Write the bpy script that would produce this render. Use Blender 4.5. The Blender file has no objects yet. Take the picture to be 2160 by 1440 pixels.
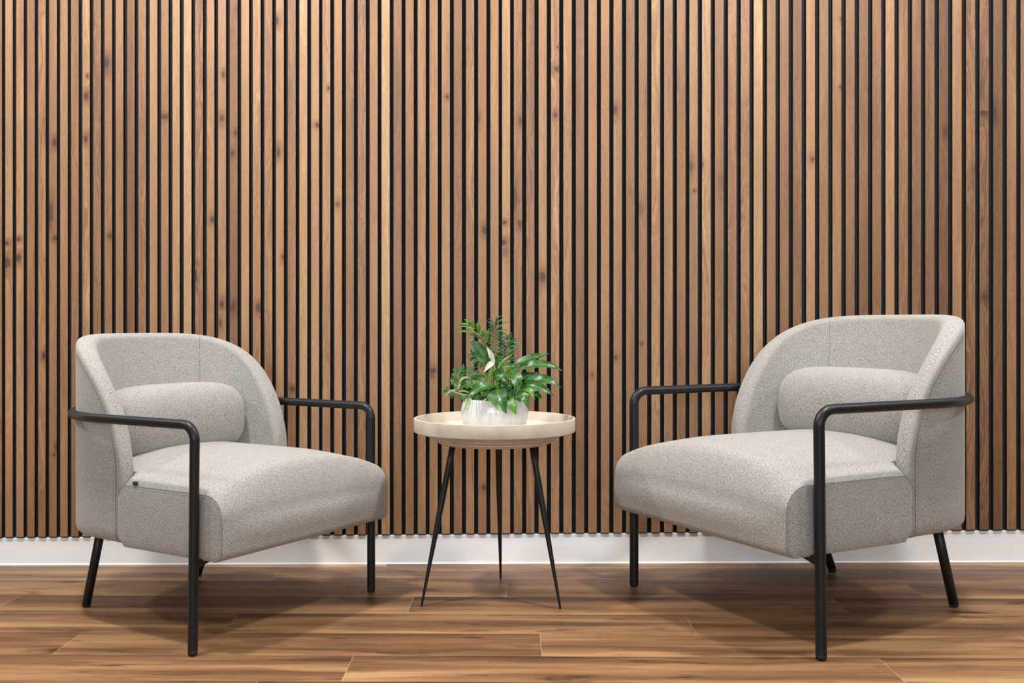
import bpy, bmesh, math, random
import numpy as np
from mathutils import Vector, Matrix

# ------------------------------------------------------------------ camera, world, lights, exposure
S = bpy.context.scene
COL = S.collection
F, YH, HC = 2142.0, 680.0, 0.755            # focal length in px, horizon row, camera height
cam_d = bpy.data.cameras.new('camera'); cam = bpy.data.objects.new('camera', cam_d); COL.objects.link(cam)
cam.location = (0, 0, HC); cam.rotation_euler = (math.pi/2, 0, 0)
cam_d.sensor_width = 36; cam_d.lens = F/2160*36; cam_d.shift_y = -(720-YH)/2160; cam_d.clip_start = .05
S.camera = cam
S.view_settings.view_transform = 'Standard'; S.view_settings.look = 'None'
S.view_settings.gamma = 1; S.view_settings.use_curve_mapping = False
S.view_settings.exposure = 0.0

W = bpy.data.worlds.new('room_light'); S.world = W; W.use_nodes = True
W.node_tree.nodes['Background'].inputs[0].default_value = (.96, .985, 1, 1)
W.node_tree.nodes['Background'].inputs[1].default_value = .17

def area(name, loc, size, power, color=(1, 1, 1), target=None, shape='DISK', size_y=None, spread=math.pi):
    d = bpy.data.lights.new(name, 'AREA'); d.shape = shape; d.size = size
    if size_y: d.size_y = size_y
    d.energy = power; d.color = color; d.spread = spread
    o = bpy.data.objects.new(name, d); COL.objects.link(o); o.location = loc
    if target is not None:
        o.rotation_euler = (Vector(target)-Vector(loc)).to_track_quat('-Z', 'Y').to_euler()
    return o
WARM = (1, .975, .94)
area('ceiling_downlight', (-1.02, 2.06, 2.75), .2, 52, WARM)
area('ceiling_downlight', (.98, 2.06, 2.75), .2, 49, WARM)
area('ceiling_downlight', (-3.0, 2.06, 2.75), .2, 42, WARM)
area('ceiling_downlight', (3.0, 2.06, 2.75), .2, 32, WARM)
area('wall_wash_fill', (0, 2.62, 2.75), 7.0, 46, WARM, shape='RECTANGLE', size_y=.06)  # added fill strip, no real fixture; brightens the upper wall
area('front_fill', (0, -1.9, 1.7), 4.2, 86, (.93, .965, 1), shape='RECTANGLE', size_y=1.4, target=(0, 3.0, .45))  # added fill panel, not a known window; lifts chair fronts and baseboard

# ------------------------------------------------------------------ helpers
def P3(px, py, D): return Vector(((px-1080)/F*D, D, HC-(py-YH)/F*D))

def make_obj(name, verts, faces, mat=None, parent=None, smooth=True, uv=None, mats=None, midx=None):
    me = bpy.data.meshes.new(name)
    me.from_pydata([tuple(v) for v in verts], [], [tuple(f) for f in faces])
    if uv is not None:
        l = me.uv_layers.new(name='UVMap')
        vi = np.empty(len(me.loops), dtype=np.int32); me.loops.foreach_get('vertex_index', vi)
        l.data.foreach_set('uv', np.asarray(uv, dtype=np.float32)[vi].ravel())
    for m in (mats or ([mat] if mat else [])): me.materials.append(m)
    if midx is not None: me.polygons.foreach_set('material_index', midx)
    me.polygons.foreach_set('use_smooth', [smooth]*len(me.polygons))
    me.update()
    o = bpy.data.objects.new(name, me); COL.objects.link(o)
    if parent is not None: o.parent = parent
    return o

def fixn(o):
    bm = bmesh.new(); bm.from_mesh(o.data); bmesh.ops.recalc_face_normals(bm, faces=bm.faces); bm.to_mesh(o.data); bm.free()
    return o

class MB:
    def __init__(s): s.v = []; s.f = []; s.uv = []
    def grid(s, rows, uvs=None, close_u=False, close_v=False):
        b = len(s.v); n = len(rows); m = len(rows[0])
        for i, r in enumerate(rows):
            for j, p in enumerate(r):
                s.v.append(tuple(p)); s.uv.append(uvs[i][j] if uvs else (j*.01, i*.01))
        for i in range(n if close_v else n-1):
            for j in range(m if close_u else m-1):
                i2 = (i+1) % n; j2 = (j+1) % m
                s.f.append((b+i*m+j, b+i*m+j2, b+i2*m+j2, b+i2*m+j))
        return b
    def fan(s, loop, c=None, uvs=None):
        b = len(s.v)
        for k, p in enumerate(loop): s.v.append(tuple(p)); s.uv.append(uvs[k] if uvs else (p[0], p[1]))
        if c is None:
            s.f.append(tuple(range(b, b+len(loop))))
        else:
            s.v.append(tuple(c)); s.uv.append((c[0], c[1])); ci = len(s.v)-1
            for k in range(len(loop)): s.f.append((b+k, b+(k+1) % len(loop), ci))
    def box(s, lo, hi):
        b = len(s.v)
        for x in (lo[0], hi[0]):
            for y in (lo[1], hi[1]):
                for z in (lo[2], hi[2]): s.v.append((x, y, z)); s.uv.append((x, z))
        for f in ((0, 1, 3, 2), (4, 6, 7, 5), (0, 4, 5, 1), (2, 3, 7, 6), (0, 2, 6, 4), (1, 5, 7, 3)): s.f.append(tuple(b+i for i in f))
    def tube(s, path, rad, n=14, cap='round'):
        path = [Vector(p) for p in path]
        rads = rad if isinstance(rad, (list, tuple)) else [rad]*len(path)
        T = []
        for i in range(len(path)):
            a = path[max(i-1, 0)]; b = path[min(i+1, len(path)-1)]; T.append((b-a).normalized())
        ref = Vector((0, 0, 1)) if abs(T[0].z) < .9 else Vector((1, 0, 0))
        N = (ref-T[0]*ref.dot(T[0])).normalized(); rows = []; L = 0; uvs = []
        def ring(c, N, B, r): return [c+N*(r*math.cos(2*math.pi*k/n))+B*(r*math.sin(2*math.pi*k/n)) for k in range(n)]
        frames = []
        for i, p in enumerate(path):
            N = (N-T[i]*N.dot(T[i])).normalized(); frames.append((N.copy(), T[i].cross(N)))
        if cap == 'round':
            for a in (0.05, .35, .7):
                rr = rads[0]*math.sin(a*math.pi/2)**.7; off = rads[0]*.55*(1-math.sin(a*math.pi/2))
                rows.append(ring(path[0]+T[0]*(off-rads[0]*.0)-T[0]*0, *frames[0], rr))
            # rows above sit within the tube length so that the end is rounded
            rows = [ring(path[0]+T[0]*(rads[0]*.6*(1-math.sqrt(max(0, 1-(1-a)**2)))) if False else path[0]+T[0]*(rads[0]*.6*(1-math.sqrt(1-q*q))), *frames[0], rads[0]*(.55+.45*q)) for q, a in ((0.0, 0), (.55, 0), (.85, 0))]
            rows = [ring(path[0]+T[0]*(rads[0]*.5*h), *frames[0], rads[0]*r) for h, r in ((0, .05), (0, .62), (.25, .86), (.6, .97))]
            start = 1
            rows.append(ring(path[0]+T[0]*rads[0]*.5, *frames[0], rads[0]))
        else: rows.append(ring(path[0], *frames[0], rads[0]))
        for i in range(1, len(path)-1): rows.append(ring(path[i], *frames[i], rads[i]))
        rows.append(ring(path[-1], *frames[-1], rads[-1]))
        rows.append(ring(path[-1], *frames[-1], rads[-1]*.05))
        if cap != 'round': rows.insert(0, ring(path[0], *frames[0], rads[0]*.05))
        s.grid(rows, close_u=True)
    def build(s, name, mat, parent=None, smooth=True):
        return make_obj(name, s.v, s.f, mat, parent, smooth, s.uv)

def autosmooth(o, ang=35):
    me = o.data; bm = bmesh.new(); bm.from_mesh(me)
    for e in bm.edges:
        if len(e.link_faces) == 2 and e.calc_face_angle(0) > math.radians(ang): e.smooth = False
    bm.to_mesh(me); bm.free(); return o

def empty(name, loc=(0, 0, 0), rz=0, scale=(1, 1, 1)):
    o = bpy.data.objects.new(name, None); COL.objects.link(o); o.location = loc; o.rotation_euler = (0, 0, rz); o.scale = scale
    o.empty_display_size = .1
    return o
def tag(o, label=None, cat=None, group=None, kind=None):
    if label: o['label'] = label
    if cat: o['category'] = cat
    if group: o['group'] = group
    if kind: o['kind'] = kind
    return o

# ---- node helper
class NT:
    def __init__(s, name):
        s.m = bpy.data.materials.new(name); s.m.use_nodes = True; s.t = s.m.node_tree; s.n = s.t.nodes
        s.b = s.n['Principled BSDF']
    def new(s, typ, **kw):
        n = s.n.new(typ)
        for k, v in kw.items(): setattr(n, k, v)
        return n
    def link(s, a, b): s.t.links.new(a, b)
    def setv(s, sock, v):
        if hasattr(v, 'is_output') or isinstance(v, bpy.types.NodeSocket): s.link(v, sock)
        else:
            if isinstance(v, (tuple, list)) and len(v) == 3 and sock.type == 'RGBA': v = (*v, 1)
            sock.default_value = v
    def math(s, op, a, b=None, c=None, clamp=False):
        n = s.new('ShaderNodeMath', operation=op); n.use_clamp = clamp
        s.setv(n.inputs[0], a)
        if b is not None: s.setv(n.inputs[1], b)
        if c is not None: s.setv(n.inputs[2], c)
        return n.outputs[0]
    def vec(s, x, y, z=0.0):
        n = s.new('ShaderNodeCombineXYZ')
        for i, v in enumerate((x, y, z)): s.setv(n.inputs[i], v)
        return n.outputs[0]
    def sep(s, v):
        n = s.new('ShaderNodeSeparateXYZ'); s.link(v, n.inputs[0]); return n.outputs
    def noise(s, v, scale=1.0, detail=2.0, rough=.5, dist=0.0):
        n = s.new('ShaderNodeTexNoise'); s.link(v, n.inputs['Vector'])
        for k, q in (('Scale', scale), ('Detail', detail), ('Roughness', rough), ('Distortion', dist)): n.inputs[k].default_value = q
        return n.outputs['Fac']
    def mix(s, f, a, b, typ='MIX'):
        n = s.new('ShaderNodeMix', data_type='RGBA', blend_type=typ); n.clamp_factor = True
        s.setv(n.inputs[0], f); s.setv(n.inputs[6], a); s.setv(n.inputs[7], b); return n.outputs[2]
    def ramp(s, f, stops, interp='LINEAR'):
        n = s.new('ShaderNodeValToRGB'); s.setv(n.inputs[0], f); cr = n.color_ramp; cr.interpolation = interp
        while len(cr.elements) < len(stops): cr.elements.new(.5)
        for e, (p, c) in zip(cr.elements, stops):
            e.position = p; e.color = (*c, 1) if isinstance(c, (tuple, list)) else (c, c, c, 1)
        return n.outputs[0]
    def mrange(s, v, a, b, c=0.0, d=1.0, smooth=True):
        n = s.new('ShaderNodeMapRange'); n.interpolation_type = 'SMOOTHSTEP' if smooth else 'LINEAR'
        for i, q in enumerate((v, a, b, c, d)): s.setv(n.inputs[i], q)
        return n.outputs[0]
    def attr(s, name, out='Fac'):
        n = s.new('ShaderNodeAttribute'); n.attribute_name = name; return n.outputs[out]
    def uv(s):
        return s.new('ShaderNodeUVMap').outputs[0]
    def obj(s): return s.new('ShaderNodeTexCoord').outputs['Object']
    def bump(s, h, strength=.3, dist=.001):
        n = s.new('ShaderNodeBump'); n.inputs['Strength'].default_value = strength; n.inputs['Distance'].default_value = dist
        s.link(h, n.inputs['Height']); s.link(n.outputs[0], s.b.inputs['Normal'])
    def set(s, **kw):
        for k, v in kw.items(): s.setv(s.b.inputs[k.replace('_', ' ')], v)
        return s.m

def simple(name, col, rough=.5, metal=0, spec=.5, coat=0):
    t = NT(name); t.set(Base_Color=col, Roughness=rough, Metallic=metal)
    t.b.inputs['Specular IOR Level'].default_value = spec; t.b.inputs['Coat Weight'].default_value = coat
    return t.m

# ---- wood of the slats
def wood_slat():
    t = NT('oak_veneer'); uv = t.sep(t.uv()); u, v = uv[0], uv[1]
    tone = t.attr('tone'); seed = t.attr('seed'); hue = t.attr('hue'); fig = t.attr('figure')
    kn = t.sep(t.attr('knot', 'Vector')); kx, ky, ks = kn[0], kn[1], kn[2]
    s7 = t.math('MULTIPLY', seed, 37.0)
    wob = t.noise(t.vec(t.math('ADD', t.math('MULTIPLY', u, 260.0), s7), t.math('MULTIPLY', v, 200.0), s7), 1, 2)
    d = t.math('SQRT', t.math('ADD', t.math('MULTIPLY', kx, kx), t.math('MULTIPLY', ky, ky)))
    d = t.math('ADD', d, t.math('MULTIPLY', t.math('SUBTRACT', wob, .5), 1.1))
    bulge = t.math('MULTIPLY', t.math('EXPONENT', t.math('MULTIPLY', t.math('MULTIPLY', d, d), -.16)), ks)
    # figure: long rings drifting across the slat
    drift = t.noise(t.vec(s7, t.math('MULTIPLY', v, 1.6), seed), 1, 2, .5)
    warp = t.noise(t.vec(t.math('ADD', t.math('MULTIPLY', u, 38.0), s7), t.math('MULTIPLY', v, 5.0), seed), 1, 3, .55)
    ring = t.math('ADD', t.math('ADD', t.math('MULTIPLY', u, 60.0), t.math('MULTIPLY', drift, 9.0)), t.math('ADD', t.math('MULTIPLY', warp, 3.2), t.math('MULTIPLY', bulge, 2.2)))
    rings = t.noise(t.vec(t.math('MULTIPLY', ring, 3.2), t.math('MULTIPLY', v, .8), s7), 1, 3, .65)
    fib = t.noise(t.vec(t.math('ADD', t.math('MULTIPLY', u, 1300.0), t.math('MULTIPLY', ring, 8.0)), t.math('MULTIPLY', v, 34.0), s7), 1, 2, .6)
    pores = t.noise(t.vec(t.math('MULTIPLY', u, 1500.0), t.math('MULTIPLY', v, 110.0), s7), 1, 1, .5)
    broad = t.noise(t.vec(t.math('ADD', t.math('MULTIPLY', u, 22.0), s7), t.math('MULTIPLY', v, 2.6), seed), 1, 2, .5)
    val = t.math('ADD', t.math('MULTIPLY_ADD', tone, 1.18, -.09), t.math('MULTIPLY', t.math('SUBTRACT', broad, .5), .6))
    val = t.math('ADD', val, t.math('MULTIPLY', t.math('SUBTRACT', rings, .5), t.math('MULTIPLY', fig, 1.4)))
    val = t.math('ADD', val, t.math('MULTIPLY', t.math('SUBTRACT', fib, .5), .9))
    val = t.math('SUBTRACT', val, t.math('MULTIPLY', t.mrange(pores, .58, .70), .30))
    col = t.ramp(t.math('MULTIPLY_ADD', val, .7, .15, clamp=True), WOOD_STOPS)
    col = t.mix(t.math('MULTIPLY', hue, .55), col, t.mix(1.0, col, (1.03, .93, .88), 'MULTIPLY'))
    halo = t.math('MULTIPLY', t.mrange(d, 3.6, .7), ks, clamp=True)
    col = t.mix(t.math('MULTIPLY', halo, .9), col, t.mix(1.0, col, (.62, .46, .38), 'MULTIPLY'))
    core = t.math('MULTIPLY', t.mrange(d, 1.15, .55), ks, clamp=True)
    col = t.mix(t.math('MULTIPLY', core, .95), col, (.045, .022, .015))
    t.set(Base_Color=col, Roughness=t.mrange(rings, .3, .7, .48, .58))
    t.b.inputs['Specular IOR Level'].default_value = .7
    t.bump(t.math('ADD', fib, t.math('MULTIPLY', core, -1.0)), .12, .0006)
    return t.m
WOOD_STOPS = [(0, (.078, .034, .014)), (.3, (.178, .083, .035)), (.55, (.290, .149, .066)), (.8, (.405, .234, .114)), (1, (.56, .365, .200))]

def floor_mat():
    t = NT('vinyl_oak_plank'); uv = t.sep(t.uv()); u, v = uv[0], uv[1]          # u along plank in m, v across 0..1
    seed = t.attr('seed'); ed = t.attr('ends')                                    # metres to the nearest end joint
    s7 = t.math('MULTIPLY', seed, 51.0)
    warp = t.noise(t.vec(t.math('ADD', t.math('MULTIPLY', u, 2.2), s7), t.math('MULTIPLY', v, 2.0), seed), 1, 2)
    vv = t.math('ADD', v, t.math('MULTIPLY', t.math('SUBTRACT', warp, .5), .5))
    band = t.noise(t.vec(t.math('ADD', t.math('MULTIPLY', u, .9), s7), t.math('MULTIPLY', vv, 2.3), seed), 1, 2, .5)
    mid = t.noise(t.vec(t.math('ADD', t.math('MULTIPLY', u, 3.2), s7), t.math('MULTIPLY', vv, 24.0), seed), 1, 4, .65)
    fine = t.noise(t.vec(t.math('ADD', t.math('MULTIPLY', u, 14.0), s7), t.math('MULTIPLY', v, 150.0), seed), 1, 3, .65)
    kno = t.noise(t.vec(t.math('ADD', t.math('MULTIPLY', u, 4.2), s7), t.math('MULTIPLY', vv, 3.6), t.math('ADD', seed, 9.0)), 1, 4, .65)
    val = t.math('ADD', t.math('MULTIPLY', t.math('SUBTRACT', .5, v), .34), .52)
    val = t.math('ADD', val, t.math('MULTIPLY', t.math('SUBTRACT', band, .5), 1.75))
    val = t.math('ADD', val, t.math('MULTIPLY', t.math('SUBTRACT', mid, .5), .55))
    val = t.math('ADD', val, t.math('MULTIPLY', t.math('SUBTRACT', fine, .5), .75))
    val = t.math('SUBTRACT', val, t.math('MULTIPLY', t.mrange(t.math('ADD', kno, t.math('MULTIPLY', t.math('SUBTRACT', t.math('ADD', mid, fine), 1.0), .22)), .57, .78), .7))
    col = t.ramp(t.math('MULTIPLY', val, 1.0, clamp=True), FLOOR_STOPS)
    joint = t.mrange(ed, .0011, .0004)
    col = t.mix(t.math('MULTIPLY', joint, .6), col, (.52, .37, .25))
    vm = t.math('MINIMUM', v, t.math('SUBTRACT', 1.0, v))
    col = t.mix(t.math('MULTIPLY', t.mrange(vm, .010, .004), .5), col, (.10, .048, .022))
    t.set(Base_Color=col, Roughness=t.mrange(mid, .3, .7, .36, .46))
    t.b.inputs['Specular IOR Level'].default_value = .4
    t.bump(fine, .10, .0005)
    return t.m
FLOOR_STOPS = [(0, (.045, .023, .013)), (.25, (.120, .055, .026)), (.5, (.212, .106, .049)), (.75, (.355, .194, .088)), (1, (.48, .285, .138))]

def fabric(name='melange_fabric'):
    t = NT(name); uv = t.sep(t.uv()); u, v = uv[0], uv[1]
    a = t.noise(t.vec(t.math('MULTIPLY', u, 280.0), t.math('MULTIPLY', v, 950.0), 0.0), 1, 2, .6)
    b = t.noise(t.vec(t.math('MULTIPLY', u, 950.0), t.math('MULTIPLY', v, 280.0), 5.0), 1, 2, .6)
    c = t.noise(t.vec(t.math('MULTIPLY', u, 560.0), t.math('MULTIPLY', v, 560.0), 9.0), 1, 2, .6)
    big = t.noise(t.vec(t.math('MULTIPLY', u, 42.0), t.math('MULTIPLY', v, 42.0), 2.0), 1, 2, .5)
    s = t.math('ADD', t.math('MULTIPLY', t.math('ADD', a, b), .36), t.math('MULTIPLY', c, .28))
    s = t.math('ADD', s, t.math('MULTIPLY', t.math('SUBTRACT', big, .5), .045))
    clump = t.noise(t.vec(t.math('MULTIPLY', u, 210.0), t.math('MULTIPLY', v, 210.0), 7.0), 1, 2, .5)
    s = t.math('ADD', s, t.math('MULTIPLY', t.math('SUBTRACT', clump, .5), .16))
    col = t.ramp(s, [(.35, (.065, .058, .051)), (.46, (.235, .22, .203)), (.52, (.37, .355, .335)), (.62, (.53, .515, .49))])
    t.set(Base_Color=col, Roughness=.95)
    t.b.inputs['Specular IOR Level'].default_value = .15
    t.b.inputs['Sheen Weight'].default_value = .25; t.b.inputs['Sheen Roughness'].default_value = .5
    t.bump(s, .5, .0012)
    return t.m

M = {}
M['wood'] = wood_slat(); M['floor'] = floor_mat(); M['fabric'] = fabric()
M['slat_side'] = simple('black_core', (.016, .0165, .018), .75, spec=.2)
def felt():
    t = NT('black_felt'); n = t.noise(t.obj(), 900, 2, .6)
    t.set(Base_Color=t.ramp(n, [(.35, (.016, .017, .020)), (.7, (.036, .038, .046))]), Roughness=1.0); t.b.inputs['Specular IOR Level'].default_value = .1
    t.bump(n, .4, .002); return t.m
M['felt'] = felt()
def paint():
    t = NT('white_paint'); n = t.noise(t.obj(), 6, 2, .5)
    t.set(Base_Color=t.ramp(n, [(.3, (.88, .895, .905)), (.7, (.91, .92, .93))]), Roughness=.55); return t.m
M['paint'] = paint()
M['metal'] = simple('black_powder_coat', (.0095, .0108, .0125), .38, spec=.35)
M['rubber'] = simple('black_rubber', (.010, .010, .011), .6, spec=.3)
M['thread'] = simple('pale_thread', (.42, .40, .375), .9)
M['seam'] = simple('grey_seam', (.20, .188, .175), .95)
M['tag'] = simple('black_tag', (.012, .014, .020), .5)
def stone():
    t = NT('mottled_cream_resin'); o = t.obj()
    n1 = t.noise(o, 9, 4, .6, .6); n2 = t.noise(o, 260, 2, .6); n3 = t.noise(o, 30, 3, .6)
    f = t.math('ADD', t.math('MULTIPLY', n1, .6), t.math('ADD', t.math('MULTIPLY', n3, .25), t.math('MULTIPLY', n2, .15)))
    t.set(Base_Color=t.ramp(f, [(.34, (.43, .37, .295)), (.46, (.545, .485, .40)), (.56, (.60, .54, .455)), (.68, (.645, .59, .51))]), Roughness=.5)
    return t.m
M['stone'] = stone()
def glaze():
    t = NT('white_glaze_painted_reflections'); o = t.sep(t.obj()); ang = t.math('ARCTAN2', o[1], o[0])
    n = t.noise(t.vec(t.math('MULTIPLY', ang, 5.0), t.math('MULTIPLY', o[2], 5.0), 0.0), 1, 2, .5)
    sp = t.noise(t.obj(), 420, 1, .5)
    col = t.ramp(n, [(.3, (.70, .73, .71)), (.62, (.86, .87, .86))])  # soft vertical reflections painted into the white base colour
    col = t.mix(t.mrange(sp, .70, .76), col, (.38, .36, .30))
    t.set(Base_Color=col, Roughness=.12); t.b.inputs['Coat Weight'].default_value = .4; t.b.inputs['Coat Roughness'].default_value = .06
    return t.m
M['glaze'] = glaze()
M['soil'] = simple('dark_soil', (.020, .014, .009), 1)
def leafmat(name, dark, light, rough=.3, veins=40.0, rim=None, mid=None):
    t = NT(name); uv = t.sep(t.uv()); u, v = uv[0], uv[1]       # u -1..1 across, v 0..1 along
    au = t.math('ABSOLUTE', u)
    w = t.math('SINE', t.math('MULTIPLY', t.math('SUBTRACT', v, t.math('MULTIPLY', au, .32)), veins*2))
    n = t.noise(t.obj(), 60, 2, .5)
    f = t.math('ADD', t.math('MULTIPLY', w, .035), n)
    col = t.ramp(f, [(.32, dark), (.72, light)])
    col = t.mix(t.math('MULTIPLY', t.mrange(au, .10, .02), .6), col, mid or tuple(min(1, c*1.9+.01) for c in light))
    if rim: col = t.mix(t.mrange(au, .55, .7), col, rim)
    t.set(Base_Color=col, Roughness=rough); t.b.inputs['Specular IOR Level'].default_value = .42
    t.bump(w, .16, .0006)
    return t.m
M['lily'] = leafmat('lily_leaf', (.009, .048, .008), (.038, .145, .016), .26)
M['lily_light'] = leafmat('young_leaf', (.03, .12, .006), (.085, .25, .012), .3)
M['palm'] = leafmat('palm_leaflet', (.014, .058, .012), (.05, .14, .03), .45, 8)
M['palm_light'] = leafmat('palm_leaflet_light', (.025, .10, .004), (.07, .21, .008), .4, 8)
M['ivy'] = leafmat('ivy_leaf', (.012, .055, .008), (.042, .125, .016), .45, 10, rim=(.05, .14, .022))
M['spider'] = leafmat('variegated_leaf', (.08, .22, .03), (.14, .30, .05), .4, 4, rim=(.62, .66, .38), mid=(.10, .25, .03))
M['stem'] = simple('green_stalk', (.07, .17, .02), .45)
M['pale_stem'] = simple('pale_green_stalk', (.16, .30, .05), .45)
M['spathe'] = simple('cream_spathe', (.72, .72, .58), .5)
M['spadix'] = simple('yellow_green_spadix', (.55, .56, .30), .7)

# ------------------------------------------------------------------ the wall
WALL_A = .0128                                   # the wall turns slightly away to the right
def wallD(x): return 3.184+WALL_A*x              # depth of the baseboard's front
def wall_pt(x, off, z): return (x, wallD(x)+off, z)
XL, XR = -3.2, 3.2
# painted wall behind everything
mb = MB()
mb.grid([[wall_pt(XL, .018, -.0), wall_pt(XR, .018, -.0)], [wall_pt(XL, .018, 2.75), wall_pt(XR, .018, 2.75)],
         [wall_pt(XL, .12, 2.75), wall_pt(XR, .12, 2.75)], [wall_pt(XL, .12, 0), wall_pt(XR, .12, 0)]])
wall = tag(mb.build('wall_back', M['paint'], smooth=False), kind='structure')
# slats, measured edge by edge
def span(x0, l): return [(x0+a/5.4, x0+b/5.4) for a, b in l]
SL = span(0, [(-65, 20), (60, 143), (184, 268), (308, 393), (434, 518), (559, 645), (685, 770), (810, 895), (937, 1022), (1063, 1148), (1190, 1275), (1317, 1403), (1447, 1533), (1575, 1662), (1705, 1792), (1835, 1920)])
SL += span(360, [(20, 103), (148, 236), (279, 366), (410, 497), (540, 630), (672, 762), (803, 892), (934, 1024), (1067, 1157), (1199, 1289), (1333, 1423), (1466, 1556), (1600, 1690), (1728, 1818), (1863, 1952)])
SL += span(720, [(53, 143), (187, 278), (323, 414), (458, 551), (595, 687), (731, 825), (869, 961), (1004, 1098), (1143, 1236), (1281, 1374), (1420, 1513), (1558, 1653), (1697, 1792), (1831, 1923), (1965, 2060)])
SL += span(1080, [(162, 256), (303, 396), (444, 538), (585, 681), (727, 822), (869, 966), (1012, 1108), (1156, 1252), (1300, 1396), (1443, 1540), (1588, 1686), (1733, 1831), (1878, 1977)])
SL += span(1440, [(76, 173), (221, 320), (368, 468), (516, 614), (662, 762), (809, 911), (960, 1059), (1107, 1208), (1257, 1357), (1407, 1508), (1557, 1659), (1707, 1809), (1858, 1960)])
SL += span(1760, [(282, 384), (433, 535), (584, 685), (734, 837), (886, 988), (1037, 1141), (1194, 1296), (1346, 1451), (1502, 1605), (1656, 1760), (1812, 1916), (1967, 2073), (2123, 2228)])
TONE = [.45, .75, .72, .48, .58, .5, .6, .45, .66, .42, .5, .5, .22, .42, .65, .55, .74, .86,
        .5, .6, .6, .34, .72, .7, .55, .68, .45, .85, .75, .62, .68, .45,
        .5, .6, .88, .38, .45, .58, .62, .65, .36, .5, .55, .6, .75, .48, .45, .65, .6, .65, .36, .58, .6, .57, .42, .45, .68, .5, .4, .52, .68, .38, .45, .5, .82, .46, .34, .32, .7, .44, .5, .38, .28, .38, .75, .42, .36, .3, .14, .6, .4, .27, .2, .5, .4]
HUE = {3: 1, 4: .8, 5: .7, 7: .5, 12: 1, 30: .9, 32: .4, 51: 1, 24: .7, 46: .5, 50: .4, 64: -.3, 83: -.8, 67: .6, 66: .6, 78: .7, 21: .8, 17: -.3, 28: -.4, 34: -.5}
FIG = {8: 1.2, 9: 1.1, 13: 1.1, 18: 1.2, 23: .8, 24: .9, 32: 1.3, 41: 1, 37: .9, 45: .8, 46: 1.2, 48: 1.2, 49: .9, 56: 1, 60: 1, 62: 1.3, 63: 1, 64: .7, 80: 1.5, 81: 1.1, 29: 1.0, 4: .9}
KNOTS = [(225, 133, 5, 12, 1), (181, 203, 4, 8, 1), (181, 293, 4, 7, .8), (184, 160, 2, 3, .8), (115, 301, 4, 8, .8), (347, 246, 8, 5, .8), (471, 157, 3, 6, .9), (468, 250, 5, 8, .7),
         (497, 280, 3, 5, .9), (490, 323, 4, 6, .8), (15, 513, 4, 4, .8), (15, 554, 7, 11, .7), (39, 504, 4, 4, .8), (39, 544, 6, 8, .7), (106, 449, 6, 22, .7), (116, 502, 4, 5, .8), (232, 497, 3, 4, .9),
         (448, 463, 4, 7, .8), (413, 580, 3, 12, .8), (468, 642, 4, 8, .8), (491, 648, 6, 10, .7), (465, 681, 4, 8, .6), (545, 649, 5, 9, .8), (587, 321, 4, 9, .8), (669, 264, 4, 4.5, 1), (693, 186, 3, 4, .8),
         (712, 431, 4, 6, .6), (944, 204, 3, 4, .9), (1010, 250, 3, 10, .5), (1022, 486, 4.5, 9, .85), (1064, 469, 4, 4, .9), (1063, 511, 5, 6, .85), (1066, 530, 7, 12, .4), (596, 542, 2.5, 6, .7),
         (1097, 256, 3.5, 8, .7), (1087, 418, 5, 24, .6), (1096, 471, 3.5, 8, .8), (1172, 242, 4, 6, .8), (1144, 584, 7, 11, .8), (1298, 231, 4.5, 9, .75), (1458, 351, 4, 11, .6), (1464, 402, 2, 2.5, .9),
         (1481, 347, 2.5, 7, .6), (1352, 440, 7, 12, .35), (1524, 385, 6, 18, .35), (1714, 336, 3.5, 7, .7), (1773, 184, 2, 3, .8), (1995, 278, 4, 7, .8), (2076, 238, 9, 6, .9), (2098, 237, 5, 12, .9),
         (2076, 627, 6, 7, .6), (2071, 190, 4, 24, .4), (92, 750, 3.5, 7, 1), (114, 959, 2, 3, .9), (118, 943, 2.5, 6, .6), (616, 820, 4.5, 5, .85), (913, 782, 6, 6, .85), (912, 793, 5, 5, .5),
         (1353, 725, 2, 2.5, .8), (1298, 754, 3.5, 4, .7), (1249, 791, 2.5, 4, .6), (1021, 1028, 4.5, 5.5, .7), (584, 44, 4, 8, .9), (1173, 145, 4, 5, 1), (1176, 100, 2, 3, .8), (1773, 40, 2, 5, .5), (500, 20, 4, 6, .5)]
rnd = random.Random(5)
DS = wallD(0)-.004
slats = []
for i, (a, b) in enumerate(SL):
    xa = (a-1080)/F*DS; xb = (b-1080)/F*DS
    for _ in range(3):
        xa = (a-1080)/F*(wallD(xa)-.0055); xb = (b-1080)/F*(wallD(xb)-.0055)
    slats.append([xa, xb, TONE[i], HUE.get(i, rnd.uniform(-.1, .35)), FIG.get(i, rnd.uniform(.25, .6)), i])
pl = slats[1][0]-slats[0][0]; pr = slats[-1][0]-slats[-2][0]
for k in range(1, 13):
    slats.append([slats[0][0]-pl*k, slats[0][1]-pl*k, rnd.uniform(.3, .8), rnd.random()*.6, rnd.uniform(.3, 1), -k])
    slats.append([slats[84][0]+pr*k, slats[84][1]+pr*k, rnd.uniform(.2, .7), rnd.random()*.6, rnd.uniform(.3, 1), 84+k])
slats.sort(key=lambda s: s[0])
kn3 = []
for (px, py, rx, ry, st) in KNOTS:
    kx = 0
    for _ in range(3): kd = wallD(kx)-.0055; kx = (px-1080)/F*kd
    kn3.append((kx, HC-(py-YH)/F*kd, 1.15*rx/F*DS, 1.15*ry/F*DS, min(1, st*1.15)))
def bottom_z(x):                                 # lower edge of the cladding
    px = 1080+x/wallD(x)*F
    return HC-((1134-px*16/2160)-YH)/F*(wallD(x)-.004)
PANELS = [(-12, 13), (14, 28), (29, 43), (44, 58), (59, 73), (74, 96)]
ZT = 2.6
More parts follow.
